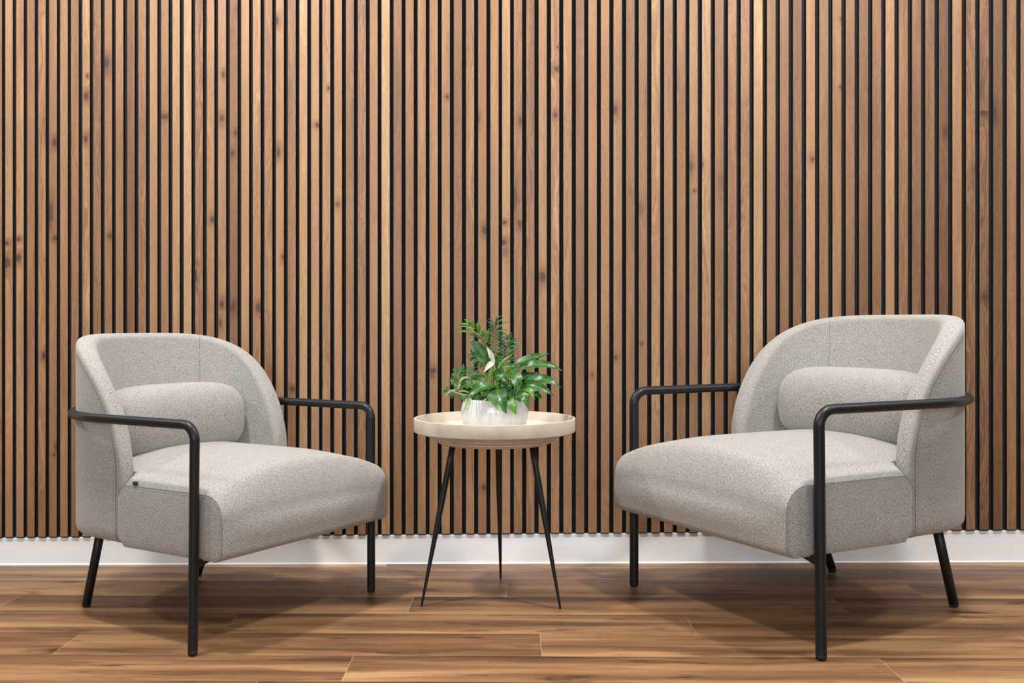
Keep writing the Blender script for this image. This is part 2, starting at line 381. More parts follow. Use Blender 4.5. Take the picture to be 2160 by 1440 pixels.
for (i0, i1) in PANELS:
    ss = [s for s in slats if i0 <= s[5] <= i1]
    x0 = ss[0][0]-.005; nx = [s for s in slats if s[5] == i1+1]; x1 = nx[0][0]-.005 if nx else ss[-1][1]+.006
    n = 8; mbf = MB()
    rows = []
    for off in (-.0, .012):
        pass
    xs = [x0+(x1-x0)*k/n for k in range(n+1)]
    mbf.grid([[wall_pt(x, .0175, bottom_z(x)) for x in xs], [wall_pt(x, .010, bottom_z(x)) for x in xs], [wall_pt(x, .010, ZT) for x in xs], [wall_pt(x, .0175, ZT) for x in xs]])
    pan = mbf.build('slat_panel', M['felt'], wall, smooth=False)
    V = []; Fc = []; MI = []; UV = []; A = {'tone': [], 'seed': [], 'hue': [], 'figure': []}; K = []
    for (xa, xb, tone, hue, fig, idx) in ss:
        zb = bottom_z((xa+xb)/2); seed = (idx*.6180339+.37) % 1.0*7+idx*.11
        zs = [zb, zb+.0028]
        while zs[-1] < ZT: zs.append(min(ZT, zs[-1]+.02 if zs[-1] < 1.85 else ZT))
        ks = [k for k in kn3 if xa-.004 <= k[0] <= xb+.004]
        b = len(V); ch = .0008
        for z in zs:
            for (x, off) in ((xa, .010), (xa, -.0055+ch), (xa+ch, -.0055), (xb-ch, -.0055), (xb, -.0055+ch), (xb, .010)):
                V.append(wall_pt(x, off, z))
        nz = len(zs)
        for r in range(nz-1):
            zc = (zs[r]+zs[r+1])/2
            k = min(ks, key=lambda q: abs(q[1]-zc)/q[3]) if ks else None
            for c in range(5):
                Fc.append((b+r*6+c, b+r*6+c+1, b+(r+1)*6+c+1, b+(r+1)*6+c))
                wood = (1 <= c <= 3) and r > 0
                MI.append(0 if wood else 1)
                for (rr, cc) in ((r, c), (r, c+1), (r+1, c+1), (r+1, c)):
                    x, z = V[b+rr*6+cc][0], zs[rr]
                    UV += [x-xa+seed*.31, z]
                    K += [(x-k[0])/k[2], (z-k[1])/k[3], k[4]] if k else [50., 50., 0.]
                    A['tone'].append(tone); A['seed'].append(seed); A['hue'].append(hue); A['figure'].append(fig)
        Fc.append((b, b+5, b+4, b+3, b+2, b+1)); MI.append(1)
        for _ in range(6):
            UV += [0, 0]; K += [50., 50., 0.]
            for q, w_ in (('tone', tone), ('seed', seed), ('hue', hue), ('figure', fig)): A[q].append(w_)
    me = bpy.data.meshes.new('slats'); me.from_pydata(V, [], Fc)
    me.materials.append(M['wood']); me.materials.append(M['slat_side']); me.polygons.foreach_set('material_index', MI)
    l = me.uv_layers.new(name='UVMap'); l.data.foreach_set('uv', UV)
    for q in A:
        at = me.attributes.new(q, 'FLOAT', 'CORNER'); at.data.foreach_set('value', A[q])
    at = me.attributes.new('knot', 'FLOAT_VECTOR', 'CORNER'); at.data.foreach_set('vector', K)
    me.update(); o = bpy.data.objects.new('slats', me); COL.objects.link(o); o.parent = pan
# baseboard: a painted board with a bright sealant bead along the floor
mb = MB()
def bb_top(x): return bottom_z(x)-.0015
xs = [XL+(XR-XL)*k/16 for k in range(17)]
mb.grid([[wall_pt(x, 0, 0.0) for x in xs], [wall_pt(x, 0, bb_top(x)-.0015) for x in xs], [wall_pt(x, .0015, bb_top(x)) for x in xs], [wall_pt(x, .0178, bb_top(x)) for x in xs]])
bb = tag(mb.build('baseboard_back', M['paint'], smooth=False), kind='structure')
mb = MB()
mb.grid([[wall_pt(x, -.0035, 0.0) for x in xs], [wall_pt(x, -.003, .0022) for x in xs], [wall_pt(x, 0.0, .0038) for x in xs]])
M['bead'] = simple('white_sealant', (.92, .93, .95), .25)
mb.build('sealant_bead', M['bead'], bb)

# ------------------------------------------------------------------ the floor
FR = .012; PW = .1655; D0 = 2.794
def fl(x, d): return (x, d-FR*x, 0.0)
JO = {0: [(872, 1258.7), (39, 1258)], 1: [(504, 1294), (1445, 1297)], 2: [(171, 1335), (1139, 1337)], 3: [(745, 1384), (1857, 1391)], -1: [(1070, 1226), (240, 1240)], -2: [(596, 1197), (1505, 1197)]}
V = []; Fc = []; UV = []; SE = []; EN = []
for r in range(-3, 24):
    da = D0-PW*r; db = da-PW
    if r in JO: js = sorted((x-1080)/F*(F*HC/(y-YH)) for x, y in JO[r])
    else: j = rnd.uniform(-1, 0); js = [j, j+1.15]
    while js[0] > -4: js.insert(0, js[0]-1.15)
    while js[-1] < 4: js.append(js[-1]+1.15)
    if r == -3: da = 3.26
    for a, b in zip(js[:-1], js[1:]):
        sd = rnd.uniform(0, 30); xs = [a, a+.01, (a+b)/2, b-.01, b]
        if r == 2 and a > 0: sd = 3.3
        for q in range(4):
            k = len(V); V += [fl(xs[q], db), fl(xs[q+1], db), fl(xs[q+1], da), fl(xs[q], da)]; Fc.append((k, k+1, k+2, k+3))
            for (x, v) in ((xs[q], 0), (xs[q+1], 0), (xs[q+1], 1), (xs[q], 1)):
                UV += [x-a, v]; SE.append(sd); EN.append(min(x-a, b-x))
me = bpy.data.meshes.new('floor'); me.from_pydata(V, [], Fc); me.materials.append(M['floor'])
l = me.uv_layers.new(name='UVMap'); l.data.foreach_set('uv', UV)
at = me.attributes.new('seed', 'FLOAT', 'CORNER'); at.data.foreach_set('value', SE)
at = me.attributes.new('ends', 'FLOAT', 'CORNER'); at.data.foreach_set('value', EN)
o = bpy.data.objects.new('floor', me); COL.objects.link(o); tag(o, kind='structure')

# ------------------------------------------------------------------ the armchair
WF, HA, WA, XB, YB, LS, RU = .319, .5213, .3155, .19, .5516, .3404, .3053
RT = .0113
def lerp(a, b, t): return a+(b-a)*t

def shell_geo():
    wo, Lo, n, zt, y0, ys, zs, zb = .293, .629, 2.16, .719, -.629, -.291, .375, .214
    yc = -.366
    # plan path
    pts = [(-wo, ys)]
    K = 120
    for k in range(K+1):
        a = -math.pi/2+math.pi*k/K
        pts.append((wo*math.copysign(abs(math.sin(a))**(2/n), math.sin(a)), yc-(Lo+yc)*abs(math.cos(a))**(2/n)))
    pts.append((wo, ys)); pts = np.array(pts)
    seg = np.r_[0, np.cumsum(np.hypot(*np.diff(pts, axis=0).T))]; L = seg[-1]/2
    def plan(l): s = l+L; return np.array([np.interp(s, seg, pts[:, 0]), np.interp(s, seg, pts[:, 1])])
    def tang(l):
        a = plan(max(l-.012, -L)); b = plan(min(l+.012, L)); t = b-a; return t/np.linalg.norm(t)
    def ztop(l):
        y = plan(l)[1]; t = min(max((y-y0)/(ys-y0), 0), 1); return zs+(zt-zs)*math.sqrt(max(0, 1-t*t))
    NC = 72; h = .013
    ls = [L*math.sin((-1+2*k/NC)*math.pi/2) for k in range(NC+1)]
    top = np.array([(l, ztop(l)) for l in ls])
    nor = []
    for k in range(NC+1):
        a = top[max(k-1, 0)]; b = top[min(k+1, NC)]; t = b-a; t = t/np.linalg.norm(t); nor.append((-t[1], t[0]))
    nor[0] = (-1, 0); nor[-1] = (1, 0); nor = np.array(nor)
    inn = top-nor*h
    fr = [0, .012, .03, .06, .12, .2, .3, .4, .5, .6, .7, .8, .88, .94, 1]
    rb = .022
    def th(l, z, zt_):
        c = math.cos(min(1, abs(l)/L)*math.pi/2)**.8
        return .050+.060*c*min(1, max(0, (zt_-z)/.33))
    outer, inner, uvo, uvi, dirs = [], [], [], [], []
    for k in range(NC+1):
        l, zt_ = inn[k]; l = float(l); t = tang(l); nin = np.array([-t[1], t[0]])
        pc = plan(l)
        if np.dot(nin, np.array([0, -.30])-pc) < 0: nin = -nin
        co, ci, uo, ui = [], [], [], []
        for f in fr:
            z = zb+(zt_-zb)*f
            ins = 0
            if z < zb+rb: q = (zb+rb-z)/rb; ins = rb*(1-math.sqrt(max(0, 1-q*q)))
            p = pc+nin*ins; co.append((p[0], p[1], z)); uo.append((l, z))
            p = pc+nin*th(l, z, zt_+h); ci.append((p[0], p[1], z)); ui.append((l*.85+3, z))
        outer.append(co); inner.append(ci); uvo.append(uo); uvi.append(ui); dirs.append(t)
    return dict(outer=outer, inner=inner, uvo=uvo, uvi=uvi, t=dirs, nor=nor, h=h, NC=NC, NR=len(fr), L=L, ls=inn[:, 0])
SG = shell_geo()

def shell_loop():
    """boundary index list (col,row) with outward direction"""
    NC, NR = SG['NC'], SG['NR']; lp = []
    def E(k, nx, nz): t = SG['t'][k]; return Vector((t[0]*nx, t[1]*nx, nz)).normalized()
    for r in range(NR): lp.append((0, r, E(0, -1, 0) if r < NR-1 else E(0, -1, .0)))
    for k in range(1, NC): lp.append((k, NR-1, E(k, SG['nor'][k][0], SG['nor'][k][1])))
    for r in range(NR-1, -1, -1): lp.append((NC, r, E(NC, 1, 0)))
    return lp

def band_pt(k, r, E, s, p, h):
    Po = Vector(SG['outer'][k][r]); Pi = Vector(SG['inner'][k][r]); C = (Po+Pi)/2
    a = math.pi*s; p = max(p, 3.8) if a < math.pi/2 else p; c = math.copysign(abs(math.cos(a))**(2/p), math.cos(a)); q = abs(math.sin(a))**(2/p)
    return C+(Po-C)*c+E*(h*q)

def make_armchair(name, loc, rz, scale, near):
    """near: +1 / -1, the local x side turned to the viewer"""
    root = empty(name, loc, rz, scale)
    fab, met = M['fabric'], M['metal']
    # --- backrest shell
    mb = MB(); NC = SG['NC']
    mb.grid(SG['outer'], SG['uvo']); mb.grid(SG['inner'], SG['uvi'])
    lp = shell_loop(); NP = 14; rows = []; uvs = []; ln = 0; prev = None
    for (k, r, E) in lp:
        w = math.cos(min(1, abs(SG['ls'][k])/SG['L'])*math.pi/2)
        p = 2.15; h = SG['h']+.006
        row = [band_pt(k, r, E, s/NP, p, h) for s in range(NP+1)]
        if prev is not None: ln += (row[NP//2]-prev).length
        prev = row[NP//2]; rows.append(row); uvs.append([(ln, 5+.105*s/NP) for s in range(NP+1)])
    mb.grid(rows, uvs)
    mb.grid([[c[0] for c in SG['outer']], [c[0] for c in SG['inner']]])
    back = mb.build('backrest', fab, root)
    bm = bmesh.new(); bm.from_mesh(back.data); bmesh.ops.remove_doubles(bm, verts=bm.verts, dist=.0002); bmesh.ops.recalc_face_normals(bm, faces=bm.faces); bm.to_mesh(back.data); bm.free()
    autosmooth(back, 50)
    # seam round the outer edge and its stitches
    def outer_edge(out=.0008, inset=0.0):
        res = []
        for (k, r, E) in lp:
            w = math.cos(min(1, abs(SG['ls'][k])/SG['L'])*math.pi/2)
            if w > .62: res.append(None); continue
            Po = Vector(SG['outer'][k][r]); Pi = Vector(SG['inner'][k][r]); nn = (Po-Pi); nn.z = 0; nn.normalize()
            res.append(Po+nn*out+E*(.0045-inset))
        return res
    e = outer_edge(); 
    runs = []; cur = []
    for q in e:
        if q is None:
            if len(cur) > 3: runs.append(cur)
            cur = []
        else: cur.append(q)
    if len(cur) > 3: runs.append(cur)
    for rn in runs:
        mb = MB(); mb.tube(rn, .0007, 6, cap='flat'); mb.build('edge_seam', M['seam'], back)
    e2 = outer_edge(.0006, .010)
    for side in range(2):
        mb = MB()
        half = e2[:len(e2)//2] if side == 0 else e2[len(e2)//2:][::-1]
        half = [q for q in half if q is not None]
        d = 0
        for a, b in zip(half[:-1], half[1:]):
            v = b-a; Ls = v.length
            if Ls < 1e-6: continue
            while d < Ls:
                c = a+v*(d/Ls); mb.tube([c, c+v.normalized()*.0028], .00045, 5, cap='flat'); d += .0052
            d -= Ls
        mb.build('stitching', M['thread'], back)
    # cross seams on the back, left and right
    mb = MB()
    for sg in (-near,):
        k = min(range(NC+1), key=lambda i: abs(SG['outer'][i][-1][0]-sg*.205)+(0 if SG['outer'][i][-1][1] < -.45 else 9))
        E = None
        for (kk, r, EE) in lp:
            if kk == k and r == SG['NR']-1: E = EE
        w = math.cos(min(1, abs(SG['ls'][k])/SG['L'])*math.pi/2)
        p = 2.15; h = SG['h']+.006
        path = [band_pt(k, SG['NR']-1, E, s/NP, p, h) for s in range(NP+1)]
        path += [Vector(SG['inner'][k][r]) for r in range(SG['NR']-2, 6, -1)]
        mb.tube(path, .0007, 6, cap='flat')
    mb.build('panel_seam', M['seam'], back)
    # --- seat
    ws, yf, ysd, zb, zsd = .300, .073, -.282, .212, .362
    def prof(x):
        u = min(1, abs(x)/ws)
        edge = 0
        if u > .985: edge = .004*(1-math.sqrt(max(0, 1-((u-.985)/.015)**2)))
        cr = .063*(1-u**2.6)
        fb = .010*(1-u**3)                                   # front bulge
        inner = abs(x) < .243
        yr = -.50 if inner else (ysd if abs(x) > .2475 else lerp(-.50, ysd, (abs(x)-.243)/.0045))
        zb_, yf_, zs_ = zb+edge, yf-edge, zsd-edge
        pts = []
        r1, r2 = .026, .052
        nb = 6
        for k in range(nb+1): pts.append((lerp(yr+.02, yf_-r1, k/nb), zb_-.004*math.sin(math.pi*k/nb)*0))
        for k in range(1, 7):
            a = -math.pi/2+math.pi/2*k/6; pts.append((yf_-r1+r1*math.cos(a), zb_+r1+r1*math.sin(a)))
        for k in range(1, 5):
            f = k/5; pts.append((yf_+fb*math.sin(math.pi*f), lerp(zb_+r1, zs_-r2, f)))
        for k in range(0, 9):
            a = math.pi/2*k/8; pts.append((yf_-r2+r2*math.cos(a), zs_-r2+(r2+cr*.80*math.sin(a)**1.5)*math.sin(a)))
        nt = 12; rr = .022 if inner else lerp(.006, .034, min(1, max(0, (abs(x)-.2475)/.045)))
        ya, yb_ = yf_-r2, yr+rr
        for k in range(1, nt+1):
            f = k/nt; y = lerp(ya, ysd+.045, k/9) if k <= 9 else lerp(ysd+.045, yb_, (k-9)/3); c = cr*(.80+.20*math.sin(min(1, (ya-y)/.14)*math.pi/2)); pts.append((y, zs_+c+.004*math.sin(math.pi*min(1, f*1.3))*0))
        ztl = pts[-1][1]
        for k in range(1, 7):
            a = math.pi/2+math.pi/2*k/6; pts.append((yb_+rr*math.cos(a), ztl-rr+rr*math.sin(a)))
        for k in range(1, 4): pts.append((yr+.02*(k/3)**2*0, lerp(ztl-rr, zb_+.02, k/3)))
        return pts
    xs = [ws*v for v in (1, .9985, .995, .99, .985, .97, .95, .92, .88, .84)]+[.2475, .243, .23, .19, .16, .12, .08, .04]
    xs = [-x for x in xs]+[0]+xs[::-1]
    rows = [[(x, y, z) for (y, z) in prof(x)] for x in xs]
    uvs = []
    ucum = 0
    for i, (x, r) in enumerate(zip(xs, rows)):
        if i: ucum += max(abs(xs[i]-xs[i-1]), (Vector(r[10])-Vector(rows[i-1][10])).length)
        r.append(r[0]); cum = [0]
        for k in range(1, len(r)): cum.append(cum[-1]+math.hypot(r[k][1]-r[k-1][1], r[k][2]-r[k-1][2]))
        uvs.append([(ucum, c-cum[10]+8) for c in cum])
    mb = MB(); mb.grid(rows, uvs)
    for sg, row in ((-1, rows[0]), (1, rows[-1])):           # flat side panels with a soft belly
        c = ((ysd+yf)/2, (zb+zsd)/2); prev = [Vector(p) for p in row]
        rr_ = []; uu = []
        for f, bl in ((1, 0), (.97, .0009), (.9, .0018), (.7, .003), (.4, .0038), (.12, .004)):
            rr_.append([(sg*(ws+bl), c[0]+(p[1]-c[0])*f, c[1]+(p[2]-c[1])*f) for p in row]); uu.append([(q[1]*1.0+sg*3, q[2]) for q in rr_[-1]])
        mb.grid(rr_, uu)
        mb.fan(rr_[-1][:-1], uvs=uu[-1][:-1])
    seat = mb.build('seat', fab, root)
    bm = bmesh.new(); bm.from_mesh(seat.data); bmesh.ops.remove_doubles(bm, verts=bm.verts, dist=.00005); bmesh.ops.recalc_face_normals(bm, faces=bm.faces); bm.to_mesh(seat.data); bm.free()
    autosmooth(seat, 55)
    for sg in (-1, 1):
        mb = MB(); mt = MB()
        pr_ = prof(ws*.994)[6:-1]
        path = [Vector((sg*(ws-.0006), y+(.0002 if i < 12 else 0), z+.0003)) for i, (y, z) in enumerate(pr_)]
        mb.tube(path, .0006, 6, cap='flat')
        d = 0; c = Vector((sg*ws, -.1, .28))
        pth = [p+Vector((sg*.0016, 0, 0))+Vector((0, c.y-p.y, c.z-p.z)).normalized()*.006 for p in path]
        for a, b in zip(pth[:-1], pth[1:]):
            v = b-a; Ls = v.length
            if Ls < 1e-6: continue
            while d < Ls:
                q = a+v*(d/Ls); mt.tube([q, q+v.normalized()*.0028], .0005, 5, cap='flat'); d += .0052
            d -= Ls
        mb.build('edge_seam', M['seam'], seat); mt.build('stitching', M['thread'], seat)
    # --- lumbar cushion
    a_, b_, c_ = .218, .082, .103; rows = []; uvs = []
    NU, NV = 48, 40
    for i in range(NU+1):
        s = math.sin(math.pi*(i/NU-.5)); x = math.copysign(abs(s)**.8, s)*.9999; k = (1-abs(x)**4.2)**(1/4.2)
        row = []; uq = []
        for j in range(NV+1):
            t = 2*math.pi*j/NV; n = 2.5
            cy = math.copysign(abs(math.cos(t))**(2/n), math.cos(t)); cz = math.copysign(abs(math.sin(t))**(2/n), math.sin(t))
            kk = k**.9
            row.append((a_*x, -.432-.012*(1-x*x)+b_*cy*k, .484+c_*cz*kk)); uq.append((a_*x, t*.095+12))
        rows.append(row); uvs.append(uq)
    mb = MB(); mb.grid(rows, uvs); mb.fan(rows[0][:-1], uvs=uvs[0][:-1]); mb.fan(rows[-1][:-1], uvs=uvs[-1][:-1])
    cu = mb.build('lumbar_cushion', fab, root)
    bm = bmesh.new(); bm.from_mesh(cu.data); bmesh.ops.remove_doubles(bm, verts=bm.verts, dist=.00002); bmesh.ops.recalc_face_normals(bm, faces=bm.faces); bm.to_mesh(cu.data); bm.free()
    # --- tube frame
    RB = .036
    for sg in (-1, 1):
        mb = MB(); foot = Vector((sg*WF, 0, .012)); topc = Vector((sg*WA, .0025, HA-RB))
        mb.tube([foot, lerp(foot, topc, .5), topc+Vector((0, 0, .004))], RT*.998, 20, cap='flat'); lg = autosmooth(mb.build('leg', met, root), 60)
        mb = MB(); mb.tube([(sg*WF, 0, 0), (sg*WF, 0, .013)], RT*.97, 20, cap='round'); mb.build('foot_cap', M['rubber'], lg)
    path = []
    def armpath(sg):
        q = []
        for k in range(0, 9):
            a = math.pi/2*k/8; q.append(Vector((sg*WA, .0025-RB+RB*math.cos(a), HA-RB+RB*math.sin(a))))
        q.append(Vector((sg*WA, -LS*.5, HA)))
        return q
    path = armpath(1)
    for k in range(0, 49):
        a = math.pi*k/48; path.append(Vector((RU*math.cos(a)+(WA-RU)*math.cos(a), -LS-RU*math.sin(a), HA)))
    path += armpath(-1)[::-1]
    mb = MB(); mb.tube(path, RT, 20, cap='flat'); autosmooth(mb.build('arm_rail', met, root), 60)
    for sg in (-1, 1):
        mb = MB(); a = Vector((sg*XB, -YB, .011)); b = Vector((sg*BLT[0], BLT[1], .225)); dirn = (b-a).normalized()
        mb.tube([a, b], RT*1.0, 20, cap='flat'); lg = mb.build('leg', met, root)
        mb = MB(); mb.tube([a-dirn*.0115, a+dirn*.001], RT*.97, 20, cap='round'); mb.build('foot_cap', M['rubber'], lg)
    # crossbar under the front of the seat with a gusset at each leg
    mb = MB()
    secs = [(-.3125, .1945, .216), (-.30, .1975, .216), (-.275, .204, .216), (-.245, .2115, .2165), (.245, .2115, .2165), (.275, .204, .216), (.30, .1975, .216), (.3125, .1945, .216)]
    rows = []
    for (x, z0, z1) in secs:
        yw = .010
        rows.append([(x, -yw, z0+.003), (x, -yw*.5, z0), (x, yw*.5, z0), (x, yw, z0+.003), (x, yw, z1), (x, -yw, z1)])
    mb.grid(rows, close_u=True); mb.fan(rows[0]); mb.fan(rows[-1]); fixn(autosmooth(mb.build('crossbar', met, root), 30))
    return root
BLT = (.202, -.474)

TL, TR = -2.1125, 2.0648
chL = make_armchair('armchair', (-.5598, 2.577, 0), TL, (1, 1, 1), 1)
tag(chL, 'grey tweed armchair with black tube arms standing left of the side table', 'armchair', 'grey armchairs beside the table')
mb = MB(); mb.box((.2965, -.226, .3655), (.3025, -.214, .374))
tg = fixn(mb.build('label_tag', M['tag'], chL)); tg['label'] = 'small black fabric tag on the seat edge'
chR = make_armchair('armchair', (.521, 2.5919, 0), TR, (1.1327, 1.1327, 1.1327*.9466), -1)
tag(chR, 'grey tweed armchair with black tube arms standing right of the side table', 'armchair', 'grey armchairs beside the table')

# ------------------------------------------------------------------ side table
TX, TY = -.0475, 2.79
tb = tag(empty('side_table', (TX, TY, 0)), 'round side table with deep cream tray top on three thin black legs', 'table')
def lathe(prof, n=96):
    return [[(r*math.cos(2*math.pi*k/n), r*math.sin(2*math.pi*k/n), z) for k in range(n)] for r, z in prof]
prof = [(.002, .4255), (.151, .4255), (.155, .4272), (.163, .4335), (.1635, .4368), (.1675, .4372), (.180, .4430), (.1806, .4462), (.1845, .4466), (.197, .4512), (.1976, .4545), (.2025, .4550), (.2180, .4568), (.2208, .4585), (.2215, .4605), (.2215, .4925), (.2209, .4940), (.2195, .4945), (.2165, .4945), (.2152, .4938), (.2145, .4920), (.2080, .4690), (.198, .4600), (.180, .4560), (.15, .4550), (.002, .4550)]
mb = MB(); mb.grid(lathe(prof), close_u=True)
tt = autosmooth(fixn(mb.build('tray_top', M['stone'], tb)), 25); tt['label'] = 'cream mottled tray with stepped underside'
for px, py in ((889, 1278), (1182, 1284), (1056, 1220)):
    D = F*HC/(py-YH); fx, fy = (px-1080)/F*D-TX, D-TY
    mb = MB(); top = Vector((fx*.577, fy*.577, .427)); ft = Vector((fx, fy, 0))
    n = 8; pp = [lerp(ft, top, k/n) for k in range(n+1)]
    rr = [.0029+(.0082-.0029)*min(1, (k/n)/.62)**.9 for k in range(n+1)]
    mb.tube(pp, rr, 18, cap='round'); mb.build('leg', M['metal'], tb)

# ------------------------------------------------------------------ planter and plants
pot = tag(empty('planter_bowl', (TX, TY, .4555)), 'glossy white rounded ceramic planter bowl standing in the table tray', 'plant pot')
pf = [(.002, 0), (.066, 0), (.074, .003), (.085, .018), (.0925, .040), (.0935, .055), (.0905, .073), (.0865, .086), (.0850, .0905), (.0835, .0915), (.0815, .0905), (.0825, .084), (.086, .070), (.086, .05), (.07, .02), (.002, .015)]
mb = MB(); mb.grid(lathe(pf, 80), close_u=True); fixn(mb.build('bowl', M['glaze'], pot))
mb = MB(); rows = []
rg = random.Random(3)
for r in (.001, .02, .04, .06, .075, .0852):
    rows.append([(r*math.cos(2*math.pi*k/32), r*math.sin(2*math.pi*k/32), .074+rg.uniform(-.003, .003)) for k in range(32)])
mb.grid(rows, close_u=True); mb.build('soil', M['soil'], pot)

def Z(zx, zy, dy): return P3(920+zx/5.76, 650+zy/5.76, TY+dy)      # a point read off the close-up of the plants
def blade(mb, base, ctrl, tip, width, face, cup=.18, n=16, m=8, peak=.42, sharp=1.0, base_w=.0, wav=0.0, seed=0):
    base, ctrl, tip, face = Vector(base), Vector(ctrl), Vector(tip), Vector(face).normalized()
    rows = []; uvs = []
    rr = random.Random(seed)
    ph = rr.uniform(0, 6)
    for i in range(n+1):
        t = i/n; p = base*(1-t)**2+ctrl*2*t*(1-t)+tip*t*t
        d = ((ctrl-base)*(1-t)+(tip-ctrl)*t).normalized()
        side = d.cross(face)
        if side.length < 1e-4: side = Vector((1, 0, 0))
        side.normalize(); nn = side.cross(d).normalized()
        if t < peak: w = math.sin(math.pi/2*(t/peak))**.8
        else: w = max(0, math.cos(math.pi/2*((t-peak)/(1-peak))))**(.95*sharp)*(1-.25*max(0, (t-.8)/.2))
        w = max(w, base_w*(1-t))*width/2+.0002
        row = []; uq = []
        for j in range(m+1):
            u = -1+2*j/m
            off = cup*width*(abs(u)**1.4)*(w/(width/2))+wav*width*math.sin(t*11+ph+(1.6 if u > 0 else 0))*abs(u)**2
            row.append(p+side*(w*u)+nn*off); uq.append((u, t))
        rows.append(row); uvs.append(uq)
    mb.grid(rows, uvs)
def stalk(mb, a, b, r0, r1, bend=None):
    a, b = Vector(a), Vector(b); c = bend if bend is not None else (a+b)/2+Vector((0, 0, .01))
    pts = [a*(1-t)**2+c*2*t*(1-t)+b*t*t for t in [k/8 for k in range(9)]]
    mb.tube(pts, [lerp(r0, r1, k/8) for k in range(9)], 7, cap='flat')

soil = Vector((TX, TY, .530))
lily = tag(empty('peace_lily', tuple(soil)), 'peace lily with broad glossy dark leaves and one cream flower', 'plant', 'plants in the white bowl')
def child(mb, name, mat, root):
    o = mb.build(name, mat, None)
    o.data.transform(Matrix.Translation(-root.location)); o.parent = root
    return o
# base, control, tip in close-up pixels with depth, width in px of the close-up, facing, stalk foot (x,y)
PXM = F/TY*5.76
LEAVES = [
 ((640, 690, -.02), (570, 560, -.03), (400, 355, -.02), 175, (.25, -1, .25), 0),
 ((930, 690, .01), (1130, 600, .0), (1390, 545, .02), 120, (-.1, -.75, .9), 0),
 ((1000, 760, -.01), (1250, 600, -.03), (1545, 765, -.02), 135, (0, -.75, .8), 0),
 ((985, 790, .02), (1110, 860, .0), (1240, 775, .02), 95, (.1, -1, .25), 0),
 ((1030, 955, -.03), (1270, 760, -.06), (1525, 970, -.06), 140, (.1, -.8, .7), 0),
 ((1020, 950, -.05), (1220, 880, -.08), (1435, 1075, -.08), 125, (.2, -.9, .5), 0),
 ((1050, 980, -.06), (1130, 960, -.09), (1200, 1110, -.10), 80, (.3, -1, .5), 1),
 ((1180, 1040, -.03), (1250, 1040, -.05), (1285, 1135, -.06), 65, (.2, -1, .3), 1),
 ((985, 1020, -.07), (1080, 1020, -.10), (1120, 1230, -.105), 125, (.25, -1, .3), 0),
 ((925, 1080, -.08), (910, 1180, -.105), (975, 1298, -.11), 95, (0, -1, .2), 1),
 ((750, 950, -.06), (720, 1060, -.115), (858, 1280, -.125), 215, (-.1, -1, .35), 0),
 ((735, 955, -.06), (560, 900, -.10), (355, 1090, -.105), 130, (-.15, -.85, .7), 0),
 ((865, 740, -.03), (1010, 800, -.09), (985, 1040, -.09), 150, (.15, -1, .35), 0),
 ((940, 900, -.02), (830, 890, -.06), (790, 960, -.07), 80, (-.1, -1, .4), 0),
 ((520, 910, -.03), (400, 880, -.06), (215, 1000, -.06), 115, (-.15, -.8, .7), 0),
 ((600, 850, .02), (500, 820, .02), (395, 850, .02), 95, (0, -1, .5), 0),
 ((740, 800, -.01), (770, 640, -.01), (945, 555, .0), 62, (-.7, -.6, .4), 1),
 ((775, 760, .03), (740, 650, .04), (775, 545, .04), 105, (.1, -1, .1), 0),
 ((1000, 830, .0), (1040, 850, -.01), (985, 930, -.02), 60, (.1, -1, .2), 0),
 ((830, 720, .02), (900, 680, .02), (1000, 730, .02), 85, (.1, -.8, .7), 0),
 ((1010, 740, .03), (1060, 680, .03), (1150, 690, .04), 70, (0, -.8, .6), 0),
 ((480, 870, -.02), (430, 850, -.03), (520, 930, -.04), 80, (0, -1, .2), 0),
 ((620, 1010, -.02), (700, 1040, -.03), (690, 1120, -.05), 110, (0, -1, .3), 0),
 ((870, 1000, .0), (930, 1040, -.02), (960, 1110, -.04), 110, (0, -1, .3), 0),
 ((560, 1000, .0), (480, 1060, -.03), (440, 1120, -.05), 120, (0, -1, .3), 0),
 ((1000, 960, .02), (1130, 960, .02), (1250, 1010, .02), 100, (0, -1, .5), 0),
 ((380, 880, .03), (300, 900, .03), (250, 960, .03), 90, (0, -1, .5), 0),
 ((690, 850, -.06), (780, 760, -.075), (862, 908, -.085), 165, (.1, -1, .5), 0),
 ((480, 1010, -.03), (400, 1000, -.05), (330, 1075, -.06), 100, (0, -1, .4), 0),
 ((560, 1040, -.03), (600, 1000, -.05), (640, 1110, -.07), 110, (0, -1, .4), 0),
 ((430, 900, .0), (330, 880, .0), (270, 930, .0), 80, (0, -1, .4), 0),
 ((760, 900, .02), (820, 980, .02), (900, 1060, .0), 150, (0, -1, .2), 0),
]
for k, (b, c, t, w, fc, young) in enumerate(LEAVES):
    mb = MB(); B = Z(*b); Cc = Z(*c); T = Z(*t)
    blade(mb, B, Cc, T, w/PXM, fc, cup=.13, wav=.03, seed=k, peak=.40)
    foot = soil+Vector((max(-.05, min(.05, (B.x-TX)*.35)), max(-.05, min(.05, (B.y-TY)*.5)), 0))
    stalk(mb, foot, B, .0022, .0012, (foot+B)/2+Vector((0, 0, .012)))
    child(mb, 'leaf', M['lily_light'] if young else M['lily'], lily)
